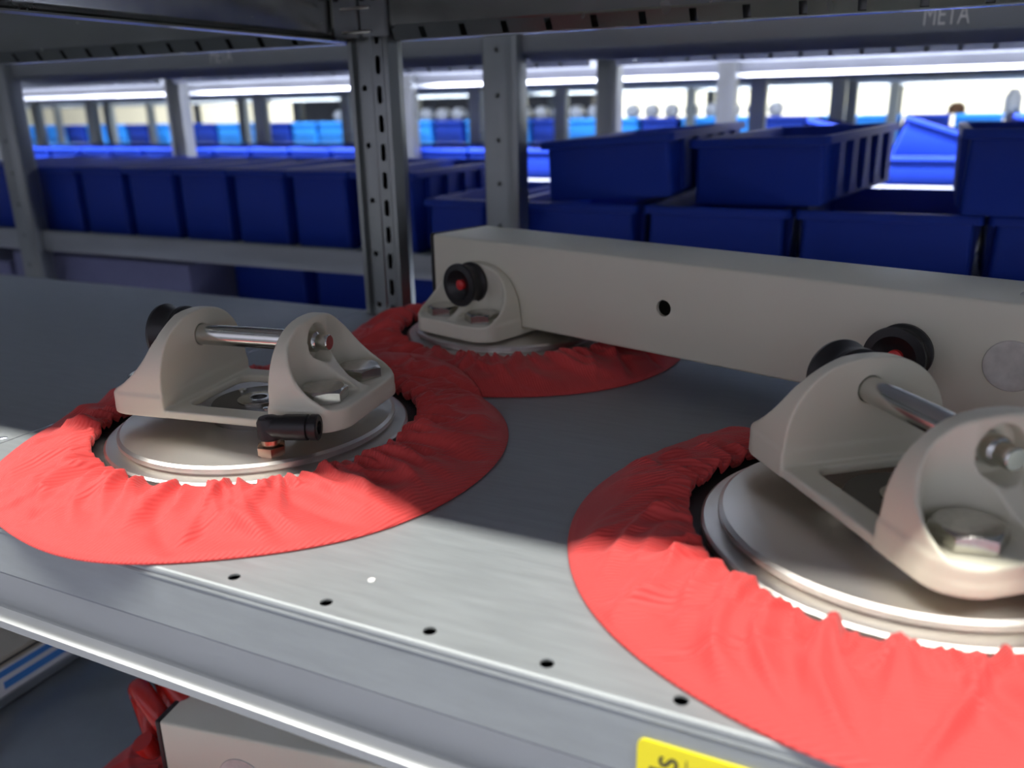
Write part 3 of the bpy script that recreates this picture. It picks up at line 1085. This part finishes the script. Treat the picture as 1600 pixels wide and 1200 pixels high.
def suction_pad(name, x, y, z, rz, seed, label, sign=1, fitting=True, group='suction pads in red covers', slim=0.0, under=None):
    root = empty(name, (x, y, z), rz)
    tag(root, label, 'suction pad', group)
    link('fabric_cover', cover_mesh(seed, under=under), RED, root)
    link('rubber_disc', RUB, None, root)
    link('lower_plate', LOWP, None, root)
    link('top_plate', TOPP, None, root)
    bs = link('centre_boss', BOSS, None, root)
    w_ = link('screw_washer', HEAD, None, root)
    w_.location = (0, 0, ZB)
    q_ = link('hex_socket', lathe('hex_socket', [(0, 0.0002), (0.0050, 0.0002), (0.0050, 0.0007), (0, 0.0007)], 6), RUBBER, root)
    q_.location = (0, 0, ZB)
    # low screws in the window
    for a in (2.6, 5.5):
        sm = lathe('screw', [(0, 0.0), (0.0026, 0.0), (0.0024, 0.0014), (0, 0.0018)], 20)
        s = link('screw', sm, CHROME, root, 40)
        s.location = (0.0215 * math.cos(a), 0.0215 * math.sin(a), ZB)
    b = link('bracket', BRACKET, None, root)
    b.location = (0, 0, ZB - slim)
    for su in (-1, 1):
        for sv in (-1, 1):
            hb = link('hex_bolt', BOLT, None, root)
            hb.location = (su * 0.0556, sv * 0.0211, ZB - slim + 0.0126)
            hb.rotation_euler = (0, 0, rnd.uniform(0, 1))
    p = link('locking_pin', pin_mesh(sign), CHROME, root, 30)
    p.location = (0, 0, -slim)
    k = link('knob', knob_mesh(sign), BLACK, p, 35)
    bt = lathe('button', [(0, 0.0545), (0.0040, 0.0545), (0.0040, 0.0580), (0.0030, 0.0588), (0, 0.0588)], 24, axis_to((-sign, 0, 0), (0, 0, ZP)))
    link('button', bt, REDP, p, 40)
    if fitting:
        f = empty('air_fitting', (0.0405, -0.0525, 0.0176))
        f.parent = root
        bm = bmesh.new()
        lathe_bm(bm, [(0, 0), (0.0066, 0), (0.0066, 0.0010), (0, 0.0010)], 6)
        lathe_bm(bm, [(0, 0.0010), (0.0078, 0.0010), (0.0078, 0.0052), (0.0066, 0.0060), (0, 0.0060)], 6)
        lathe_bm(bm, [(0, 0.0060), (0.0050, 0.0060), (0.0050, 0.0100), (0, 0.0100)], 28)
        link('brass_nut', bm_mesh(bm, 'brass_nut'), BRASS, f, 40)
        bm = bmesh.new()
        lathe_bm(bm, [(0, 0.0088), (0.0056, 0.0088), (0.0062, 0.0096), (0.0062, 0.0180), (0.0050, 0.0202), (0, 0.0206)], 32)
        dr = Vector((0.97, 0.22, 0.0)).normalized()
        lathe_bm(bm, [(0, -0.0040), (0.0050, -0.0030), (0.0062, 0.0), (0.0062, 0.0070), (0.0068, 0.0090), (0.0068, 0.0205),
                      (0.0056, 0.0209), (0.0056, 0.0222), (0.0068, 0.0224), (0.0068, 0.0258), (0.0062, 0.0264), (0.0036, 0.0264), (0.0034, 0.0200), (0, 0.0200)],
                 32, axis_to(dr, (0, 0, 0.0150)))
        link('push_elbow', bm_mesh(bm, 'push_elbow'), BLACK, f, 35)
    return root


padL = suction_pad('suction_pad', -0.3418, 0.3614, 0.0, 0.1513, 3,
                   'suction pad in red cover at the left, with black elbow on brass fitting',
                   under=(0.0783, 0.2508))
padR = suction_pad('suction_pad', 0.0075, 0.3680, 0.0, -0.8926, 11,
                   'suction pad in red cover at the right, cut by the photo edge', fitting=False)
RB = (-0.3023, 0.6211, -1.8589)
padB = suction_pad('suction_pad', RB[0], RB[1], 0.0, RB[2], 19,
                   'suction pad in red cover at the back, carrying the end of the cream beam', sign=-1, fitting=False, slim=0.0068)


# ------------------------------------------------------------------ cream cross beam on the rear pad
def tube_beam(L0, L1, w, z0, z1, holes, top_holes=()):
    me = box_mesh('beam_tube', L0, L1, -w / 2, w / 2, z0, z1, 0.0022, 3)
    bm = bmesh.new()
    for a, zz, r in holes:
        cyl_bm(bm, (a, -w / 2, zz), (0, 1, 0), r, 0.016, 28)
    me = cut(me, box_mesh('cavity', L0 + 0.004, L1 - 0.004, -w / 2 + 0.003, w / 2 - 0.003, z0 + 0.003, z1 - 0.003), 'beam_tube')
    return cut(me, bm_mesh(bm, 'cutter'), 'beam_tube')


beam_rz = RB[2] + math.pi / 2
cb = empty('lifting_beam', (RB[0], RB[1], 0.0), beam_rz)
tag(cb, 'long cream square-tube beam lying across the shelf on the rear pad', 'beam')
BZ0, BZ1, BW = 0.0252, 0.0893, 0.0655
bt_me = tube_beam(-0.0560, 0.80, BW, BZ0, BZ1, [(0.1675, 0.0582, 0.0056)])
link('beam_tube', bt_me, PAINT, cb, 30)
link('end_cap', box_mesh('end_cap', -0.0590, -0.0555, -BW / 2 - 0.0004, BW / 2 + 0.0004, BZ0 - 0.0004, BZ1 + 0.0004, 0.0012), BLACK, cb)
# second locking pin through the beam, its knob facing the camera
pk_ = empty('locking_pin', (0.3222, -0.0330, 0.0558 - ZP))
pk_.parent = cb
pk_.rotation_euler = (0, 0, math.pi / 2)
km = knob_mesh(1)
kk = link('knob', km, BLACK, pk_, 35)
kk.location = (0.042, 0, 0)
b2 = lathe('button', [(0, 0.0545), (0.0040, 0.0545), (0.0040, 0.0580), (0.0030, 0.0588), (0, 0.0588)], 24, axis_to((-1, 0, 0), (0.042, 0, ZP)))
link('button', b2, REDP, pk_, 40)
# rubbed oval patches on the paint where plugs sat
bm = bmesh.new()
lathe_bm(bm, [(0, 0), (0.0135, 0.0), (0.0130, 0.0010), (0.0105, 0.0014), (0.0085, 0.0006), (0, 0.0006)], 40)
pm = bm_mesh(bm, 'plug')
pm.transform(Matrix.Translation((0.3745, -BW / 2, 0.0570)) @ Matrix.Rotation(math.radians(90), 4, 'X'))
link('plug', pm, PAINT_MARK, cb, 40)
bm = bmesh.new()
lathe_bm(bm, [(0, 0), (0.0120, 0.0), (0.0116, 0.0006), (0.0095, 0.0008), (0.0085, 0.0004), (0, 0.0004)], 40)
pm = bm_mesh(bm, 'plug')
pm.transform(Matrix.Translation((0.3800, -0.006, BZ1)))
link('plug', pm, PAINT_MARK, cb, 40)

# ------------------------------------------------------------------ yellow shelf label on the apron
lab = empty('shelf_label', (-0.030, YF + 0.0002, -0.0125))
tag(lab, 'yellow label on the front edge of the shelf, black lettering turned sideways', 'label')
loop = []
W2, HT, cr = 0.0365, 0.062, 0.003
for cx, cz, a0 in ((W2 - cr, -cr, 0), (-W2 + cr, -cr, 90), (-W2 + cr, -HT + cr, 180), (W2 - cr, -HT + cr, 270)):
    for k in range(5):
        a = math.radians(a0 + 22.5 * k)
        loop.append((cx + cr * math.cos(a), cz + cr * math.sin(a)))
link('label_film', prism_y('label_film', loop, -0.0006, 0.0003), YELLOW, lab)
tx = text_mesh('lettering', 'ds', 0.0140, 0.0001)
t = link('lettering', tx, INK, lab)
t.matrix_local = Matrix.Translation((-0.0268, -0.0007, -0.0100)) @ Matrix.Rotation(math.radians(90), 4, 'X') @ Matrix.Rotation(math.radians(90), 4, 'Z')
link('printed_rule', box_mesh('printed_rule', -0.0200, -0.0196, -0.0008, -0.0005, -0.030, -0.0035), INK, lab)

# small white dot on the shelf
o = link('white_dot', lathe('white_dot', [(0, 0.0), (0.0016, 0.0), (0.0016, 0.0004), (0, 0.0005)], 20), WHITEP)
o.location = (-0.1920, 0.2560, 0.0)
tag(o, 'tiny white dot on the bare shelf', 'scrap')

# ------------------------------------------------------------------ lower shelf
ZL = -PITCH_Z
lb_rz = math.radians(9.8)
lc = Vector((-0.443, 0.334)) + Vector((math.cos(lb_rz), math.sin(lb_rz))) * 0.056 + Vector((-math.sin(lb_rz), math.cos(lb_rz))) * 0.0328
lp = empty('suction_pad', (lc.x, lc.y, ZL), lb_rz)
tag(lp, 'red fabric-covered suction pad on the lower shelf, under the lower beam', 'suction pad', 'suction pads in red covers')
link('fabric_cover', cover_mesh(29), RED, lp)
link('rubber_disc', RUB, None, lp)
link('lower_plate', LOWP, None, lp)
link('top_plate', TOPP, None, lp)
bs = link('centre_boss', BOSS, None, lp)
lbm = empty('lifting_beam', (lc.x, lc.y, ZL), lb_rz)
tag(lbm, 'cream square-tube beam on the lower shelf, black end cap to the left', 'beam')
link('beam_tube', tube_beam(-0.0560, 0.60, BW, BZ0, BZ1, [(0.30, 0.058, 0.0056)]), PAINT, lbm, 30)
link('end_cap', box_mesh('end_cap', -0.0590, -0.0555, -BW / 2 - 0.0004, BW / 2 + 0.0004, BZ0 - 0.0004, BZ1 + 0.0004, 0.0012), BLACK, lbm)
bm = bmesh.new()
lathe_bm(bm, [(0, 0), (0.0180, 0.0), (0.0176, 0.0008), (0, 0.0008)], 48)
pm = bm_mesh(bm, 'round_plate')
pm.transform(Matrix.Translation((0.006, -BW / 2, BZ0 + 0.028)) @ Matrix.Rotation(math.radians(90), 4, 'X'))
link('round_plate', pm, PAINT_MARK, lbm, 40)

pts = []
ax = Vector((0.50, 0.83, 0.26)).normalized()
e1 = ax.cross(Vector((0, 0, 1))).normalized()
e2 = ax.cross(e1)
for i in range(300):
    a = i / 299 * 2 * math.pi * 4.3
    p = Vector((-0.482, 0.345, -0.2400)) + ax * (0.080 * i / 299) + e1 * (0.022 * math.cos(a)) + e2 * (0.022 * math.sin(a))
    pts.append(tuple(p))
o = link('coiled_hose', tube_mesh('coiled_hose', pts, 0.0076, 16), HOSE, None, 60)
tag(o, 'red spiral air hose on the lower shelf behind the black end cap', 'hose')

bx = empty('flat_box', (-0.80, 0.44, ZL))
tag(bx, 'flat beige box with blue and white striped side on the lower shelf', 'box')
link('box_base', box_mesh('box_base', -0.14, 0.1195, -0.19, 0.19, 0.0006, 0.0090, 0.0010), GALV_BEAM, bx)
link('box_body', box_mesh('box_body', -0.14, 0.1185, -0.19, 0.19, 0.0090, 0.0345, 0.0010), WHITEB, bx)
link('box_lid', box_mesh('box_lid', -0.14, 0.1165, -0.19, 0.19, 0.0345, 0.0440, 0.0012), CARTON, bx)
link('gasket', box_mesh('gasket', -0.1405, 0.1175, -0.1905, 0.1905, 0.0385, 0.0402), BLACK, bx)
link('stripe', box_mesh('stripe', 0.1180, 0.1188, -0.19, 0.19, 0.0275, 0.0335), BLUET, bx)
link('stripe', box_mesh('stripe', 0.1180, 0.1188, -0.070, 0.19, 0.0150, 0.0222), BLUET, bx)
